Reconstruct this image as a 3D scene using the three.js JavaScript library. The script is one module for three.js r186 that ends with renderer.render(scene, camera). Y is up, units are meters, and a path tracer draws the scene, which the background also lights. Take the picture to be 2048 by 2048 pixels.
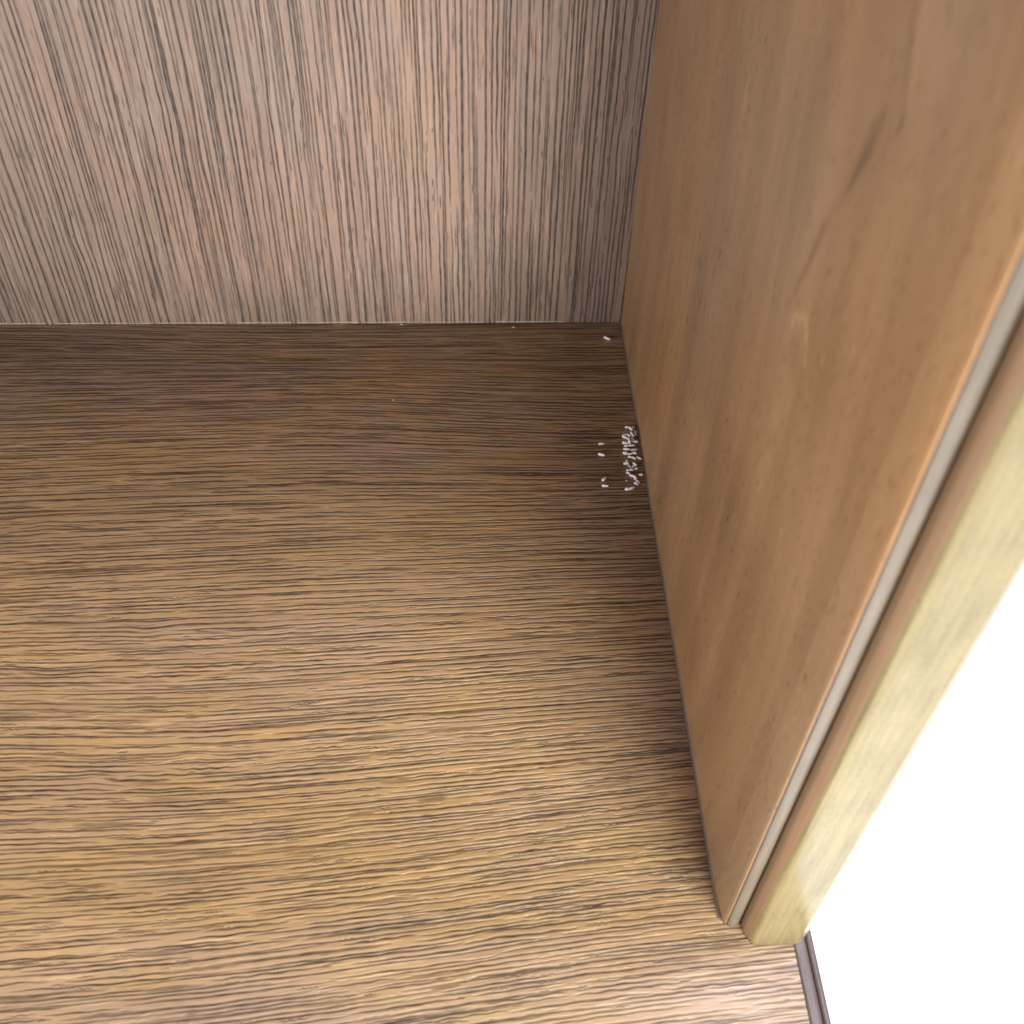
import * as THREE from 'three';
import { RectAreaLightUniformsLib } from 'three/addons/lights/RectAreaLightUniformsLib.js';
import { mergeGeometries, toCreasedNormals } from 'three/addons/utils/BufferGeometryUtils.js';

// ------------------------------------------------------------------ camera, lamps, exposure
const W = 1024, H = 1024;
const scene = new THREE.Scene();
const camera = new THREE.PerspectiveCamera(51.42, W / H, 0.01, 20);
camera.position.set(-0.05533, 0.24, 0.31112);
camera.rotation.set(THREE.MathUtils.degToRad(-47.686), THREE.MathUtils.degToRad(-3.2245), THREE.MathUtils.degToRad(1.7613), 'YXZ');
camera.focus = 0.31;
camera.userData.fStop = 25;
scene.add(camera);
scene.background = new THREE.Color().setRGB(0.12, 0.115, 0.26);

RectAreaLightUniformsLib.init();
function areaLight(color, intensity, w, h, pos, target) {
  const l = new THREE.RectAreaLight(color, intensity, w, h);
  l.position.set(...pos); l.lookAt(...target); scene.add(l);
  return l;
}
// room light high above, a cool window beyond the right side, a warm one on the left, and a low lamp in front
areaLight(new THREE.Color().setRGB(1, 0.90, 0.69), 47, 0.44, 0.46, [0.24, 1.6, 0.76], [-0.05, 0.05, 0.15]);
areaLight(new THREE.Color().setRGB(0.66, 0.75, 1.0), 31, 0.6, 0.6, [0.95, 1.6, 0.10], [0.1, 0, 0.25]);
areaLight(new THREE.Color().setRGB(1, 0.93, 0.80), 12, 0.22, 0.2, [-0.50, 0.10, 0.50], [0, 0.13, 0.16]);
const lamp = new THREE.SpotLight(new THREE.Color().setRGB(1, 0.93, 0.84), 2.7, 0, THREE.MathUtils.degToRad(12), 1, 2);
lamp.position.set(0.06, 0.06, 0.78); lamp.target.position.set(-0.075, 0.06, 0); lamp.castShadow = true; lamp.shadow.radius = 7;
scene.add(lamp, lamp.target);

const renderer = new THREE.WebGLRenderer({ antialias: true });
renderer.setSize(W, H);
renderer.toneMapping = THREE.LinearToneMapping;
renderer.toneMappingExposure = 1.5;
renderer.shadowMap.enabled = true;

// ------------------------------------------------------------------ helpers
function rng(seed) {
  let a = seed >>> 0;
  return () => { a = (a + 0x6D2B79F5) >>> 0; let t = Math.imul(a ^ (a >>> 15), 1 | a); t = (t + Math.imul(t ^ (t >>> 7), 61 | t)) ^ t; return ((t ^ (t >>> 14)) >>> 0) / 4294967296; };
}
// tiling value noise: nu x nv cells over the unit square
function tileNoise(nu, nv, seed) {
  const r = rng(seed), g = new Float32Array(nu * nv);
  for (let i = 0; i < g.length; i++) g[i] = r() * 2 - 1;
  return (u, v) => {
    const x = u * nu, y = v * nv, xf = Math.floor(x), yf = Math.floor(y);
    let fx = x - xf, fy = y - yf; fx = fx * fx * (3 - 2 * fx); fy = fy * fy * (3 - 2 * fy);
    const x0 = ((xf % nu) + nu) % nu, x1 = (x0 + 1) % nu, y0 = ((yf % nv) + nv) % nv, y1 = (y0 + 1) % nv;
    const a = g[y0 * nu + x0], b = g[y0 * nu + x1], c = g[y1 * nu + x0], d = g[y1 * nu + x1];
    return (a + (b - a) * fx) * (1 - fy) + (c + (d - c) * fx) * fy;
  };
}
const clamp = (x, a, b) => Math.min(b, Math.max(a, x));
const toS = (x) => { x = clamp(x, 0, 1); return 255 * (x <= 0.0031308 ? 12.92 * x : 1.055 * Math.pow(x, 1 / 2.4) - 0.055); };
function dataTex(data, w, h, srgb) {
  const t = new THREE.DataTexture(data, w, h, THREE.RGBAFormat);
  t.wrapS = t.wrapT = THREE.RepeatWrapping; t.magFilter = THREE.LinearFilter; t.minFilter = THREE.LinearMipmapLinearFilter; t.generateMipmaps = true;
  if (srgb) t.colorSpace = THREE.SRGBColorSpace;
  t.needsUpdate = true;
  return t;
}

// Open-pored striped veneer. Grain runs along u (lenU metres over nu texels), v crosses it. Everything tiles.
function veneer({ nu, nv, lenU, lenV, seed, base, dark, pitch, warpAmp, tint, spread = [1, 1], lens = [0.014, 0.08], wide = 0.00016 }) {
  const R = rng(seed), F = new Float32Array(nu * nv), L = new Float32Array(nu * nv);
  const wA = tileNoise(3, 5, seed + 1), wB = tileNoise(11, 16, seed + 2), wC = tileNoise(46, 60, seed + 3), wD = tileNoise(110, 150, seed + 4);
  const kinks = [];                                        // small curls where the grain bends round a flaw
  for (let i = 0; i < 46; i++) kinks.push([R(), R(), 0.004 + 0.007 * R(), 0.0015 + 0.002 * R(), (R() < 0.5 ? -1 : 1) * (0.0003 + 0.0005 * R())]);
  function warp(u, v) {
    let w = warpAmp * wA(u, v) + warpAmp * 0.07 * wB(u, v) + 0.00007 * wC(u, v) + 0.00004 * wD(u, v);
    for (const k of kinks) {
      let du = u - k[0], dv = v - k[1]; du -= Math.round(du); dv -= Math.round(dv);
      const a = du * lenU / k[2], b = dv * lenV / k[3], e = a * a + b * b;
      if (e < 6) w += k[4] * Math.exp(-e);
    }
    return w;
  }
  const pu = lenU / nu, pv = lenV / nv;
  function stroke(u0, v0, len, sig, depth, light) {
    const n = Math.max(3, Math.ceil(len / pu)), ph = R() * 6.28, fr = 2 + R() * 3, am = 0.00005 + 0.00007 * R();
    const lean = (R() - 0.5) * 0.012, A = light ? L : F;
    for (let i = 0; i <= n; i++) {
      const s = i / n, u = u0 + (s * len) / lenU, taper = Math.pow(Math.sin(Math.PI * clamp(s, 0.002, 0.998)), 0.35);
      const flick = 0.86 + 0.14 * Math.sin(ph * 3 + s * len * 900) * Math.sin(ph + s * len * 370);
      const y = v0 * lenV + warp(u, v0) + am * Math.sin(ph + s * 6.28 * fr) + lean * s * len;
      const sg = sig * (0.6 + 0.4 * taper), x = ((Math.round(u * nu) % nu) + nu) % nu, c = y / pv, rad = Math.ceil(2.4 * sg / pv);
      for (let j = Math.floor(c) - rad; j <= Math.floor(c) + rad + 1; j++) {
        const d = (j - c) * pv / sg, val = depth * taper * flick * Math.exp(-0.35 * d * d * d * d);
        const q = (((j % nv) + nv) % nv) * nu + x;
        if (val > A[q]) A[q] = val;
      }
    }
  }
  const rows = Math.round(lenV / pitch), rowN = tileNoise(2, Math.round(rows / 2.5), seed + 21);
  const at = (t) => (spread[0] * t + 0.5 * (spread[1] - spread[0]) * t * t) / (0.5 * (spread[0] + spread[1]));   // rows lie farther apart at one side
  for (let r = 0; r < rows; r++) {                         // long dark pores
    let u = R(), left = 1;
    while (left > 0) {
      const len = lens[0] + lens[1] * R() * R();
      stroke(u, at((r + 0.5 + (R() - 0.5) * 0.8) / rows), len, (wide + wide * R() * R()) * (0.3 + 0.7 * (spread[0] + (spread[1] - spread[0]) * r / rows)), (0.85 + 0.15 * R()) * Math.min(1, 0.95 + 0.2 * rowN(u, r / rows)));
      const step = (len + 0.006 * R() * R()) / lenU; u += step; left -= step;
    }
  }
  const fine = Math.round(rows * lenU * 60);
  for (let i = 0; i < fine; i++) stroke(R(), R(), 0.002 + 0.013 * R() * R(), 0.00008 + 0.00006 * R(), 0.3 + 0.6 * R());
  for (let i = 0; i < fine * 0.7; i++) stroke(R(), R(), 0.003 + 0.012 * R(), 0.00007 + 0.00008 * R(), 0.3 + 0.7 * R(), true);
  for (let i = 0; i < rows * lenU * 5; i++) stroke(R(), R(), 0.006 + 0.012 * R(), 0.00028 + 0.00022 * R(), 0.3 + 0.3 * R());   // broader smudged pores

  const t1 = tileNoise(3, 9, seed + 11), t2 = tileNoise(5, 40, seed + 12), t3 = tileNoise(14, 210, seed + 13), t4 = tileNoise(160, 900, seed + 14), h1 = tileNoise(7, 8, seed + 15), h2 = tileNoise(16, 70, seed + 16);
  const col = new Uint8Array(nu * nv * 4), bmp = new Uint8Array(nu * nv * 4);
  for (let j = 0; j < nv; j++) for (let i = 0; i < nu; i++) {
    const u = i / nu, v = j / nv, q = j * nu + i, vw = v - 0.0;
    const m = 1 + 0.07 * t1(u, vw) + 0.09 * t2(u, vw) + 0.11 * t3(u, vw) + 0.08 * t4(u, v), hue = h1(u, v) * 0.6 + h2(u, v) * 0.5;
    const f = clamp(F[q], 0, 1), l = L[q] * 0.6 * (1 - f);
    const c = [0, 1, 2].map((k) => { const b = base[k] * m * (1 + tint[k] * hue) * (1 + l); return b + (dark[k] - b) * Math.min(1, f * 1.02); });
    col[q * 4] = toS(c[0]); col[q * 4 + 1] = toS(c[1]); col[q * 4 + 2] = toS(c[2]); col[q * 4 + 3] = 255;
    const hgt = clamp(200 - 165 * f + 34 * L[q] + 10 * t4(u, v) + 8 * t3(u, v), 0, 255);
    bmp[q * 4] = bmp[q * 4 + 1] = bmp[q * 4 + 2] = hgt; bmp[q * 4 + 3] = 255;
  }
  return { map: dataTex(col, nu, nv, true), bumpMap: dataTex(bmp, nu, nv, false), lenU, lenV };
}

// Smooth laminate of the side panel: x of the texture = depth z, y = height, both in metres over size.
const SIDE = 0.34;
function laminate(seed) {
  const n = 2048, R = rng(seed), F = new Float32Array(n * n), s1 = tileNoise(34, 2, seed), s2 = tileNoise(120, 5, seed + 1), s3 = tileNoise(520, 14, seed + 2), b1 = tileNoise(6, 6, seed + 3), b2 = tileNoise(24, 18, seed + 4), g1 = tileNoise(700, 260, seed + 5), h1 = tileNoise(9, 7, seed + 6);
  const px = SIDE / n;
  function dab(z, y, rz, ry, tilt, amount, soft) {        // a streak or spot, centre and radii in mm
    z /= 1000; y /= 1000; rz /= 1000; ry /= 1000;
    const R2 = Math.max(rz, ry) * 2.6, c = Math.cos(tilt), s = Math.sin(tilt);
    for (let j = Math.floor((y - R2) / px); j <= (y + R2) / px; j++) for (let i = Math.floor((z - R2) / px); i <= (z + R2) / px; i++) {
      if (i < 0 || j < 0 || i >= n || j >= n) continue;
      const dz = i * px - z, dy = j * px - y, a = (c * dz - s * dy) / rz, b = (s * dz + c * dy) / ry, e = a * a + b * b;
      if (e < 7) F[j * n + i] += amount * Math.exp(-Math.pow(e, soft || 1));
    }
  }
  for (let i = 0; i < 6500; i++) {                         // short pores
    const k = R(), z = R() * 235, y = R() * 290;
    dab(z, y, (z < 120 ? 1.5 : 1) * (0.10 + 0.08 * R()), 0.5 + 1.0 * R() * R(), (R() - 0.5) * 0.2 + 0.06, k < 0.62 ? -(0.3 + 0.45 * R()) : 0.2 + 0.3 * R());
  }
  for (let i = 0; i < 90; i++) dab(R() * 230, R() * 280, 0.25 + 0.5 * R(), 4 + 14 * R(), 0.1 + 0.25 * (R() - 0.3), (R() - 0.62) * 0.2);
  const streak = (z0, y0, z1, y1, w, a) => dab((z0 + z1) / 2, (y0 + y1) / 2, w, Math.hypot(z1 - z0, y1 - y0) * 0.55, Math.atan2(z1 - z0, y1 - y0), a);
  streak(178.2, 169.9, 174.6, 160, 1.6, -0.42); streak(175.5, 163, 173, 156, 0.6, -0.25);
  streak(170, 152.1, 166.5, 142, 1.3, -0.3); streak(167.5, 144, 163.1, 131.3, 1.1, -0.3);
  streak(176.2, 190, 186, 172, 1.2, -0.24); streak(179.5, 190, 186.6, 173, 1.3, 0.10); streak(110.7, 156, 108.3, 127, 1.1, 0.10); streak(183, 160, 181, 140, 0.7, -0.10);
  for (let i = 0; i < 12; i++) {                            // horseshoe scuff with a dull patch below
    const a = Math.PI * (0.05 + 0.9 * i / 11); dab(171 + 5.2 * Math.cos(a) + (R() - 0.5), 126.5 + 5.6 * Math.sin(a) + (R() - 0.5), 0.6 + 0.4 * R(), 0.6 + 0.6 * R(), 0, 0.2 + 0.2 * R());
  }
  dab(170.6, 124.6, 3.6, 4.0, 0, -0.16, 2);
  for (const [z, y] of [[192.4, 142.9], [183, 133.3], [187.5, 98], [150, 92]]) dab(z, y, 0.6, 0.9, 0, 0.28);
  streak(109.7, 79.2, 106.2, 69.5, 0.22, 0.22); dab(170.5, 109.4, 1.6, 2.4, 0.3, 0.10); dab(171, 104.5, 1.4, 2.6, 0.3, -0.13); streak(170, 103, 164.8, 89.1, 0.4, -0.13);
  const col = new Uint8Array(n * n * 4), bmp = new Uint8Array(n * n * 4), B = [0.30, 0.184, 0.094];
  for (let j = 0; j < n; j++) for (let i = 0; i < n; i++) {
    const z = i * px, y = j * px, u = i / n, v = j / n, us = u - 0.035 * Math.sin(v * 5 + 0.7), q = j * n + i;
    const m = 1 + 0.10 * s1(us, v) + 0.07 * s2(us, v) + 0.035 * s3(us, v) + 0.13 * b1(u, v) + 0.09 * b2(u, v) + 0.03 * g1(u, v) + F[q], h = h1(u, v) * 0.09;
    col[q * 4] = toS(B[0] * m * (1 + h)); col[q * 4 + 1] = toS(B[1] * m); col[q * 4 + 2] = toS(B[2] * m * (1 - 1.5 * h)); col[q * 4 + 3] = 255;
    const hh = clamp(150 + 150 * F[q] + 16 * g1(u, v), 0, 255); bmp[q * 4] = bmp[q * 4 + 1] = bmp[q * 4 + 2] = hh; bmp[q * 4 + 3] = 255;
  }
  return { map: dataTex(col, n, n, true), bumpMap: dataTex(bmp, n, n, false) };
}
// Plain streaked wood for the edging strips (v along the strip), and a speckled grey one.
function edging(seed, B, amp, nu = 256, nv = 1024) {
  const R = rng(seed), a = tileNoise(60, 12, seed), b = tileNoise(12, 5, seed + 1), c = tileNoise(200, 260, seed + 2), d = tileNoise(5, 20, seed + 3), col = new Uint8Array(nu * nv * 4), bmp = new Uint8Array(nu * nv * 4);
  for (let j = 0; j < nv; j++) for (let i = 0; i < nu; i++) {
    const u = i / nu, v = j / nv, q = (j * nu + i) * 4, x = a(u, v), m = 1 + amp * (0.5 * x + 0.35 * b(u, v) + 0.3 * c(u, v) + 0.35 * d(u, v)) - (c(u, v) < -0.8 ? amp * 1.2 : 0);
    for (let k = 0; k < 3; k++) col[q + k] = toS(B[k] * m); col[q + 3] = 255;
    bmp[q] = bmp[q + 1] = bmp[q + 2] = clamp(128 + 50 * x + 50 * c(u, v), 0, 255); bmp[q + 3] = 255;
  }
  return { map: dataTex(col, nu, nv, true), bumpMap: dataTex(bmp, nu, nv, false) };
}

function uvBy(g, fn) {                                     // uv in metres from position and normal
  const p = g.attributes.position, nn = g.attributes.normal, uv = new Float32Array(p.count * 2);
  for (let i = 0; i < p.count; i++) { const r = fn(p.getX(i), p.getY(i), p.getZ(i), nn.getX(i), nn.getY(i), nn.getZ(i)); uv[2 * i] = r[0]; uv[2 * i + 1] = r[1]; }
  g.setAttribute('uv', new THREE.BufferAttribute(uv, 2));
  return g;
}
function box(x0, x1, y0, y1, z0, z1, nx = 1, nz = 1) { const g = new THREE.BoxGeometry(x1 - x0, y1 - y0, z1 - z0, nx, 1, nz); g.translate((x0 + x1) / 2, (y0 + y1) / 2, (z0 + z1) / 2); return g; }
// closed footprint (x, z) extruded from y0 to y1
function prism(pts, y0, y1) {
  const s = new THREE.Shape(); pts.forEach(([x, z], i) => (i ? s.lineTo(x, -z) : s.moveTo(x, -z))); s.closePath();
  const g = new THREE.ExtrudeGeometry(s, { depth: y1 - y0, bevelEnabled: false, steps: 1 });
  g.rotateX(-Math.PI / 2); g.translate(0, y0, 0);
  return g;
}
const smooth = (g) => toCreasedNormals(g, 0.7);
function mesh(name, g, m, parent) { const o = new THREE.Mesh(g, m); o.name = name; o.castShadow = o.receiveShadow = true; (parent || scene).add(o); return o; }

// ------------------------------------------------------------------ materials
const vb = veneer({ nu: 1280, nv: 2048, lenU: 0.34, lenV: 0.27, seed: 11, base: [0.315, 0.213, 0.122], dark: [0.015, 0.008, 0.008], pitch: 0.00125, warpAmp: 0.0036, tint: [0.05, 0.02, -0.22], spread: [1.4, 0.85], lens: [0.016, 0.09] });
const vk = veneer({ nu: 1024, nv: 2048, lenU: 0.32, lenV: 0.30, seed: 57, base: [0.238, 0.174, 0.137], dark: [0.012, 0.007, 0.006], pitch: 0.0018, lens: [0.05, 0.25], wide: 0.00019, warpAmp: 0.0009, tint: [0.05, 0.0, -0.06] });
const sideTex = laminate(5);
const mBase = new THREE.MeshStandardMaterial({ map: vb.map, bumpMap: vb.bumpMap, bumpScale: 0.00042, roughness: 0.4 });
const mBack = new THREE.MeshStandardMaterial({ map: vk.map, bumpMap: vk.bumpMap, bumpScale: 0.00036, roughness: 0.55 });
const mSide = new THREE.MeshStandardMaterial({ map: sideTex.map, bumpMap: sideTex.bumpMap, bumpScale: 0.00004, roughness: 0.42 });
const eTan = edging(21, [0.245, 0.209, 0.100], 0.28), eGrey = edging(31, [0.175, 0.152, 0.118], 0.22), eBand = edging(41, [0.10, 0.074, 0.062], 0.3);
const mEdge = new THREE.MeshStandardMaterial({ map: eTan.map, bumpMap: eTan.bumpMap, bumpScale: 0.00003, roughness: 0.24 });
const eTrim = edging(51, [0.24, 0.148, 0.08], 0.12), mTrim = new THREE.MeshStandardMaterial({ map: eTrim.map, roughness: 0.45 });
const mGrey = new THREE.MeshStandardMaterial({ map: eGrey.map, bumpMap: eGrey.bumpMap, bumpScale: 0.00003, roughness: 0.35 });
const mBand = new THREE.MeshStandardMaterial({ map: eBand.map, bumpMap: eBand.bumpMap, bumpScale: 0.00004, roughness: 0.38 });
const mFloor = new THREE.MeshStandardMaterial({ color: new THREE.Color().setRGB(0.88, 0.88, 0.87), roughness: 0.6 });
const mEgg = new THREE.MeshPhysicalMaterial({ color: new THREE.Color().setRGB(0.94, 0.94, 0.95), roughness: 0.42 });
const mEggDull = new THREE.MeshPhysicalMaterial({ color: new THREE.Color().setRGB(0.42, 0.43, 0.37), roughness: 0.5 });
const mChip = new THREE.MeshStandardMaterial({ color: new THREE.Color().setRGB(0.72, 0.66, 0.58), roughness: 0.7 });

// ------------------------------------------------------------------ setting
const floor = mesh('floor', box(-1.6, 2.2, -0.16, -0.12, -1.2, 2.2), mFloor);
floor.userData = { kind: 'structure', label: 'plain white floor below and beside the cabinet, washed out by light' };

// ------------------------------------------------------------------ cabinet
const cabinet = new THREE.Group(); cabinet.name = 'cabinet'; scene.add(cabinet);
cabinet.userData = { label: 'brown wood grain cabinet corner with striped base and back and a plain side panel', category: 'cabinet' };
const XL = -0.46, TOP = 0.32, ZF = 0.247;

const baseBoard = mesh('base_board', uvBy(box(XL, 0.0156, -0.018, 0, 0, ZF, 48, 24), (x, y, z, nx, ny) => [x / vb.lenU, (0.004 + z * (1 + 0.33 * x) + (ny > 0.5 ? 0 : y)) / vb.lenV]), mBase, cabinet);
baseBoard.userData.label = 'base board of the cabinet with dark grain lines running from side to side';
{ // edging along the right end of the base: a grey strip, a fine dark joint, a thin outer strip; both with rounded arrises
  const strip = (x0, x1, y1) => uvBy(prismZ([[x0, -0.018], [x1, -0.018], [x1, y1 - 0.0008], [x1 - 0.00025, y1 - 0.00025], [x1 - 0.0008, y1], [x0 + 0.0006, y1], [x0 + 0.0002, y1 - 0.00015], [x0, y1 - 0.0005]], 0, ZF), (x, y, z) => [(x + y) / 0.02, z / 0.2]);
  function prismZ(pts, z0, z1) { const s = new THREE.Shape(); pts.forEach(([x, y], i) => (i ? s.lineTo(x, y) : s.moveTo(x, y))); s.closePath(); const g = new THREE.ExtrudeGeometry(s, { depth: z1 - z0, bevelEnabled: false }); g.translate(0, 0, z0); return g; }
  mesh('edge_strip', strip(0.01566, 0.0187, -0.00005), mBand, baseBoard);
  mesh('edge_strip_001', strip(0.01886, 0.0206, -0.0004), mBand, baseBoard);
}
const backPanel = mesh('back_panel', uvBy(box(XL, 0.0156, -0.018, TOP, -0.012, -0.0002), (x, y, z) => [y / vk.lenU, x / vk.lenV]), mBack, cabinet);
backPanel.userData.label = 'back panel of the cabinet with dark grain lines running up and down';
{ // chipped, paler foot of the back panel, broken where the chips are missing
  const R = rng(77), pieces = []; let x = XL;
  while (x < -0.02) { const l = 0.004 + 0.03 * R(); pieces.push(box(x, Math.min(x + l, -0.015), 0.0003, 0.0005 + 0.0003 * R(), -0.0004, -0.00014)); x += l + 0.012 * R() * R(); }
  mesh('bottom_edge', uvBy(mergeGeometries(pieces), (px, py) => [px / 0.05, py / 0.05]), new THREE.MeshStandardMaterial({ map: eGrey.map, roughness: 0.8, color: new THREE.Color(2.3, 2.15, 2.1) }), backPanel);
}

// side panel: an inner lining with a rounded grey front edge, and the thicker board behind it whose front stands proud
const lining = mesh('side_panel', uvBy(box(0, 0.0044, 0.0003, TOP, -0.0001, 0.2120), (x, y, z) => [z / SIDE, y / SIDE]), mSide, cabinet);
lining.userData.label = 'plain brown side panel of the cabinet with scuffs and short dark pores';
{
  const shoulder = [[0, 0.2120], [0.00004, 0.2142], [0.00012, 0.2164], [0.0003, 0.2184], [0.00055, 0.2193], [0.0009, 0.2198], [0.00122, 0.2199], [0.00125, 0.2188], [0.0044, 0.2188], [0.0044, 0.2120]];
  mesh('rounded_edge', uvBy(smooth(prism(shoulder, 0.0003, TOP)), (x, y, z) => [(z + x) / SIDE, y / SIDE]), mSide, lining);
  const bead = [[0.00135, 0.21885]]; for (let i = 0; i <= 16; i++) { const a = Math.PI * (1 - i / 16); bead.push([0.00272 + 0.00136 * Math.cos(a), 0.2195 + 0.0012 * Math.sin(a)]); }
  bead.push([0.00415, 0.21885]);
  mesh('edge_band', uvBy(smooth(prism(bead, 0.0003, TOP)), (x, y, z) => [(x + z) / 0.02, y / 0.12]), mGrey, lining).userData.label = 'dull grey rounded band along the front edge of the side panel';
  const f = []; for (let i = 0; i <= 5; i++) { const a = (i / 5) * Math.PI / 2; f.push([-0.0006 * (1 - Math.sin(a)), 0.0007 * (1 - Math.cos(a))]); }
  const s = new THREE.Shape(); s.moveTo(0, 0); for (const [x, y] of f) s.lineTo(x, y + 0.0001); s.closePath();
  const g = new THREE.ExtrudeGeometry(s, { depth: 0.2186, bevelEnabled: false });
  mesh('bottom_bead', uvBy(g, (x, y, z) => [(x + y) / 0.02, z / 0.1]), new THREE.MeshStandardMaterial({ map: eGrey.map, roughness: 0.6, color: new THREE.Color(0.85, 0.74, 0.68) }), lining).userData.label = 'thin grey brown bead along the foot of the side panel';
}
const pts = [[0.00576, 0.0], [0.00576, 0.22372], [0.0061, 0.22435], [0.0066, 0.22472], [0.0073, 0.2249], [0.0162, 0.2249]];
for (let i = 1; i <= 6; i++) { const a = (i / 6) * Math.PI / 2; pts.push([0.0206 - 0.0040 * Math.pow(1 - i / 6, 1.15), 0.2249 - 0.0044 * Math.pow(i / 6, 1.15)]); }
pts.push([0.0206, 0.0]);
const outer = mesh('outer_board', uvBy(prism(pts, 0.0004, TOP), (x, y, z) => [(x + z) / 0.03, y / 0.12]), mEdge, cabinet);
mesh('edge_trim', uvBy(prism([[0.00468, 0], [0.00468, 0.2216], [0.0049, 0.2222], [0.0054, 0.2232], [0.00572, 0.22368], [0.00572, 0]], 0.0004, TOP), (x, y, z) => [(z + x) / 0.03, y / 0.12]), mTrim, outer).userData.label = 'narrow brown bevelled trim along the inner edge of the front edge board';
outer.userData.label = 'thick front edge board of the side panel, pale on its front face';

mesh('top_board', uvBy(box(XL, 0.0206, TOP + 0.0002, TOP + 0.018, -0.012, 0.2249), (x, y, z) => [x / vb.lenU, z / vb.lenV]), mBase, cabinet);

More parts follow.
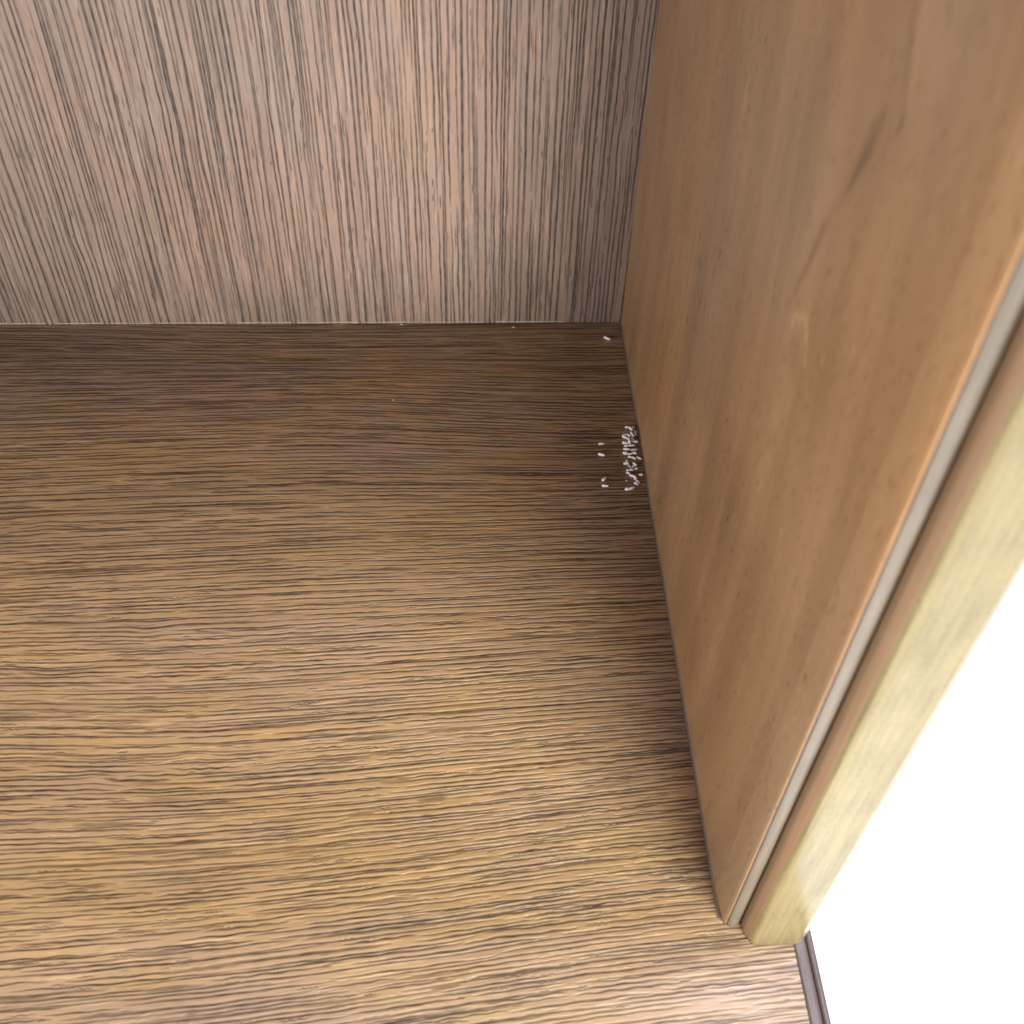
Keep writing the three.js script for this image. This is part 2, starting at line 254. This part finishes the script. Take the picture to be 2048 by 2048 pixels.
// ------------------------------------------------------------------ eggs and specks
// x0, z0, x1, z1 in millimetres on the base board, lift, dull, label
const CL = 'white eggs in the cluster by the side panel', LO = 'loose white eggs left of the cluster';
const EGGS = [
  [-4.54, 56.06, -3.16, 56.04, 0, 0, 'tiny white egg lying flat at the top left tip of the cluster'],
  [-3.35, 56.2, -2.12, 57.51, 0, 0, 'tiny white egg slanting down right just under the top left tip of the cluster'],
  [-2.31, 55.77, -1.3, 56.28, 0, 0, 'short white egg at the very top of the cluster, on its right'],
  [-1.56, 57.66, -1.33, 58.95, 0, 0, 'upright pointing white egg on the upper right edge of the cluster'],
  [-1.79, 59.09, -0.99, 59.88, 0, 0, 'small white egg tilted towards the side panel, below the upright one at upper right'],
  [-5.92, 60.12, -4.08, 59.5, 0, 0, 'white egg rising to the right at the upper left of the cluster, upper of two'],
  [-4.17, 59.65, -3.36, 60.98, 0.25, 0, 'steep white egg bridging the arch at the upper left of the cluster'],
  [-5.99, 60.51, -4.49, 61.07, 0, 0, 'thin white egg at the upper left of the cluster, tucked under the arched one'],
  [-3.0, 58.93, -2.39, 60.5, 0.3, 0, 'thick white egg standing steep in the middle of the upper cluster'],
  [-2.8, 60.84, -1.78, 60.27, 0.2, 0, 'short white egg rising to the right below the thick steep one in the upper cluster'],
  [-3.08, 61.28, -2.22, 62.07, 0, 0, 'short white egg slanting over a dark gap on the right of the upper cluster'],
  [-4.69, 61.36, -3.5, 62.29, 0.2, 0, 'white egg slanting down right at the top of the steep ridge in the upper cluster'],
  [-3.91, 62.05, -3.85, 64.27, 0.4, 0, 'long white egg lying lengthwise down the ridge above the flat rows'],
  [-6.24, 63.23, -4.25, 63.88, 0, 0, 'bright white egg poking out left from the foot of the lengthwise ridge'],
  [-3.62, 62.83, -2.29, 63.04, 0.1, 0, 'white egg going right from the lengthwise ridge, inner of two in line'],
  [-2.5, 63.03, -1.0, 63.29, 0, 0, 'white egg going right from the lengthwise ridge, outer of two in line'],
  [-5.77, 64.92, -4.01, 64.85, 0, 0, 'left egg of the first flat row below the lengthwise ridge'],
  [-4.22, 64.9, -2.32, 64.82, 0.1, 0, 'right egg of the first flat row below the lengthwise ridge'],
  [-6.17, 66.5, -3.98, 66.67, 0, 0, 'left egg of the second flat row in the middle of the cluster'],
  [-3.87, 66.91, -1.65, 66.6, 0, 0, 'plump right egg of the second flat row in the middle of the cluster'],
  [-6.54, 68.07, -4.98, 68.56, 0, 0, 'left egg of the third flat row, slanting down right'],
  [-4.93, 68.66, -3.31, 68.58, 0, 0, 'middle egg of the third flat row in the cluster'],
  [-3.39, 68.11, -2.09, 68.69, 0.15, 0, 'bright right egg of the third flat row in the cluster'],
  [-4.97, 69.7, -3.64, 70.37, 0, 0, 'white egg slanting down right below the third flat row, upper of two in line'],
  [-3.88, 70.09, -2.57, 71.18, 0, 0, 'white egg slanting down right above the mid gap, lower of two in line'],
  [-2.43, 69.96, -0.76, 71.11, 0, 0, 'white egg slanting alone to the right of the cluster middle, near the side panel'],
  [-5.65, 71.34, -5.58, 72.88, 0, 0, 'small white egg pointing up at the left below the mid gap'],
  [-6.84, 73.19, -5.08, 72.89, 0.1, 0, 'white egg poking out to the left below the mid gap, across the pointing one'],
  [-5.44, 73.44, -4.42, 75.03, 0, 1, 'dull grey green egg in the lower half of the cluster'],
  [-3.81, 72.76, -2.77, 74.13, 0.1, 0, 'steep white egg at the upper right of the lower half of the cluster'],
  [-4.31, 74.66, -3.38, 74.02, 0.1, 0, 'small white egg beside the dull grey green one, on its right'],
  [-3.66, 75.32, -2.36, 75.19, 0, 0, 'flat white egg at the right end of the row under the dull grey green one'],
  [-6.19, 75.84, -5.06, 76.08, 0, 0, 'flat white egg at the left end of the row under the dull grey green one'],
  [-5.32, 76.03, -3.92, 75.87, 0.1, 0, 'flat white egg in the middle of the row under the dull grey green one'],
  [-6.33, 76.84, -5.18, 77.46, 0, 0, 'cream white egg slanting at the lower left, above the slanting tail of the cluster'],
  [-5.46, 77.95, -4.42, 78.61, 0, 0, 'first egg of the slanting tail of the cluster, at its upper left'],
  [-4.66, 78.42, -3.5, 79.44, 0.1, 0, 'second egg of the slanting tail of the cluster, steeper than the first'],
  [-4.26, 79.79, -3.12, 79.58, 0, 0, 'short flat egg at the lower right end of the slanting tail of the cluster'],
  [-3.61, 80.43, -2.72, 81.84, 0, 0, 'steep white egg at the right of the hook below the slanting tail'],
  [-4.28, 81.46, -3.2, 82.64, 0.1, 0, 'white egg slanting down right inside the hook below the slanting tail'],
  [-2.55, 78.04, -1.17, 78.01, 0, 0, 'single flat white egg close to the side panel, right of the slanting tail'],
  [-7.61, 84.32, -5.85, 84.17, 0, 0, 'flat white egg at the bottom of the cluster, left of the lowest pair'],
  [-5.99, 84.3, -4.41, 83.48, 0.1, 0, 'rising white egg at the bottom of the cluster, right of the lowest pair'],
  [-14.03, 63.88, -12.08, 63.69, 0, 0, 'loose flat white egg left of the cluster, nearest the back panel of four'],
  [-14.5, 68.44, -12.46, 69.37, 0, 0, 'loose white egg left of the cluster, second from the back of four'],
  [-14.32, 80.53, -12.95, 79.2, 0, 0, 'loose white egg left of the cluster, third from the back, rising to the right'],
  [-14.57, 82.53, -12.6, 82.81, 0, 0, 'loose flat white egg left of the cluster, nearest the viewer of four'],
  [-7.12, 8.72, -5.11, 10.44, 0, 0, 'lone bent white egg in the far corner between the back panel and the side panel'],
];
function eggGeometry(seed) {                               // an elongated egg along x, unit length, one end blunter, faintly ribbed and bent
  const R = rng(seed), g = new THREE.SphereGeometry(0.5, 22, 14), p = g.attributes.position, bend = (R() - 0.5) * 0.16, fat = 0.34 + 0.06 * R();
  g.rotateZ(Math.PI / 2);
  for (let i = 0; i < p.count; i++) {
    const x = p.getX(i), t = x * 2, a = Math.atan2(p.getZ(i), p.getY(i)), r0 = Math.hypot(p.getY(i), p.getZ(i)) * 2;
    const r = 0.5 * fat * Math.pow(r0, 0.72) * (1 - 0.16 * t) * (1 + 0.03 * Math.cos(7 * a));
    p.setXYZ(i, x, r * Math.cos(a), r * Math.sin(a) + bend * (0.25 - x * x));
  }
  g.computeVertexNormals();
  return g;
}
const eggGeos = [1, 2, 3, 4, 5].map((s) => eggGeometry(s * 31));
const er = rng(99);
const num = (n, i) => (i ? `${n}_${String(i).padStart(3, '0')}` : n);
EGGS.forEach(([x0, z0, x1, z1, lift, dull, label], i) => {
  const len = Math.hypot(x1 - x0, z1 - z0) * 1.06, thick = 0.41 * (1.8 + 0.55 * er()), k = clamp(thick / (0.37 * len), 0.85, 1.5);
  const o = mesh(num('insect_egg', i), eggGeos[i % 5], dull ? mEggDull : mEgg);
  const rad = 0.5 * 0.37 * len * k;
  o.position.set((x0 + x1) / 2000, (rad * 0.96 + lift) / 1000, (z0 + z1) / 2000);
  o.scale.set(len / 1000, (len * k) / 1000, (len * k) / 1000);
  o.rotation.set(0, -Math.atan2(z1 - z0, x1 - x0) + (er() < 0.5 ? Math.PI : 0), (er() - 0.5) * 0.16);
  o.userData = { label, category: 'insect egg', group: i < 43 ? CL : LO };
  if (i === 47) delete o.userData.group;
});
// three specks of white debris
const chipGeo = new THREE.IcosahedronGeometry(0.5, 1);
{ const p = chipGeo.attributes.position; for (let i = 0; i < p.count; i++) { const f = 0.8 + 0.35 * Math.sin(p.getX(i) * 9 + p.getY(i) * 13 + p.getZ(i) * 7); p.setXYZ(i, p.getX(i) * f, p.getY(i) * f * 0.55, p.getZ(i) * f); } chipGeo.computeVertexNormals(); }
[[-39.5, 2.6, 0.9, 0.6, 'minute white speck on the base board close to the back panel'],
 [-81.3, 41.7, 0.6, 0.6, 'minute white speck alone on the grain lines of the base board, far from the cluster'],
 [-80.0, 0.7, 1.2, 0.7, 'bright white speck lodged in the seam between the back panel and the base board'],
 [-6.6, 80.3, 0.5, 0.7, 'minute yellowish speck on the left of the slanting tail of the egg cluster']].forEach(([x, z, sx, sz, label], i) => {
  const o = mesh(num('white_speck', i), chipGeo, mChip); o.position.set(x / 1000, 0.00018, z / 1000); o.scale.set(sx / 1000, 0.0007, sz / 1000); o.rotation.y = i * 1.3;
  o.userData = { label, category: 'speck' };
});

renderer.render(scene, camera);
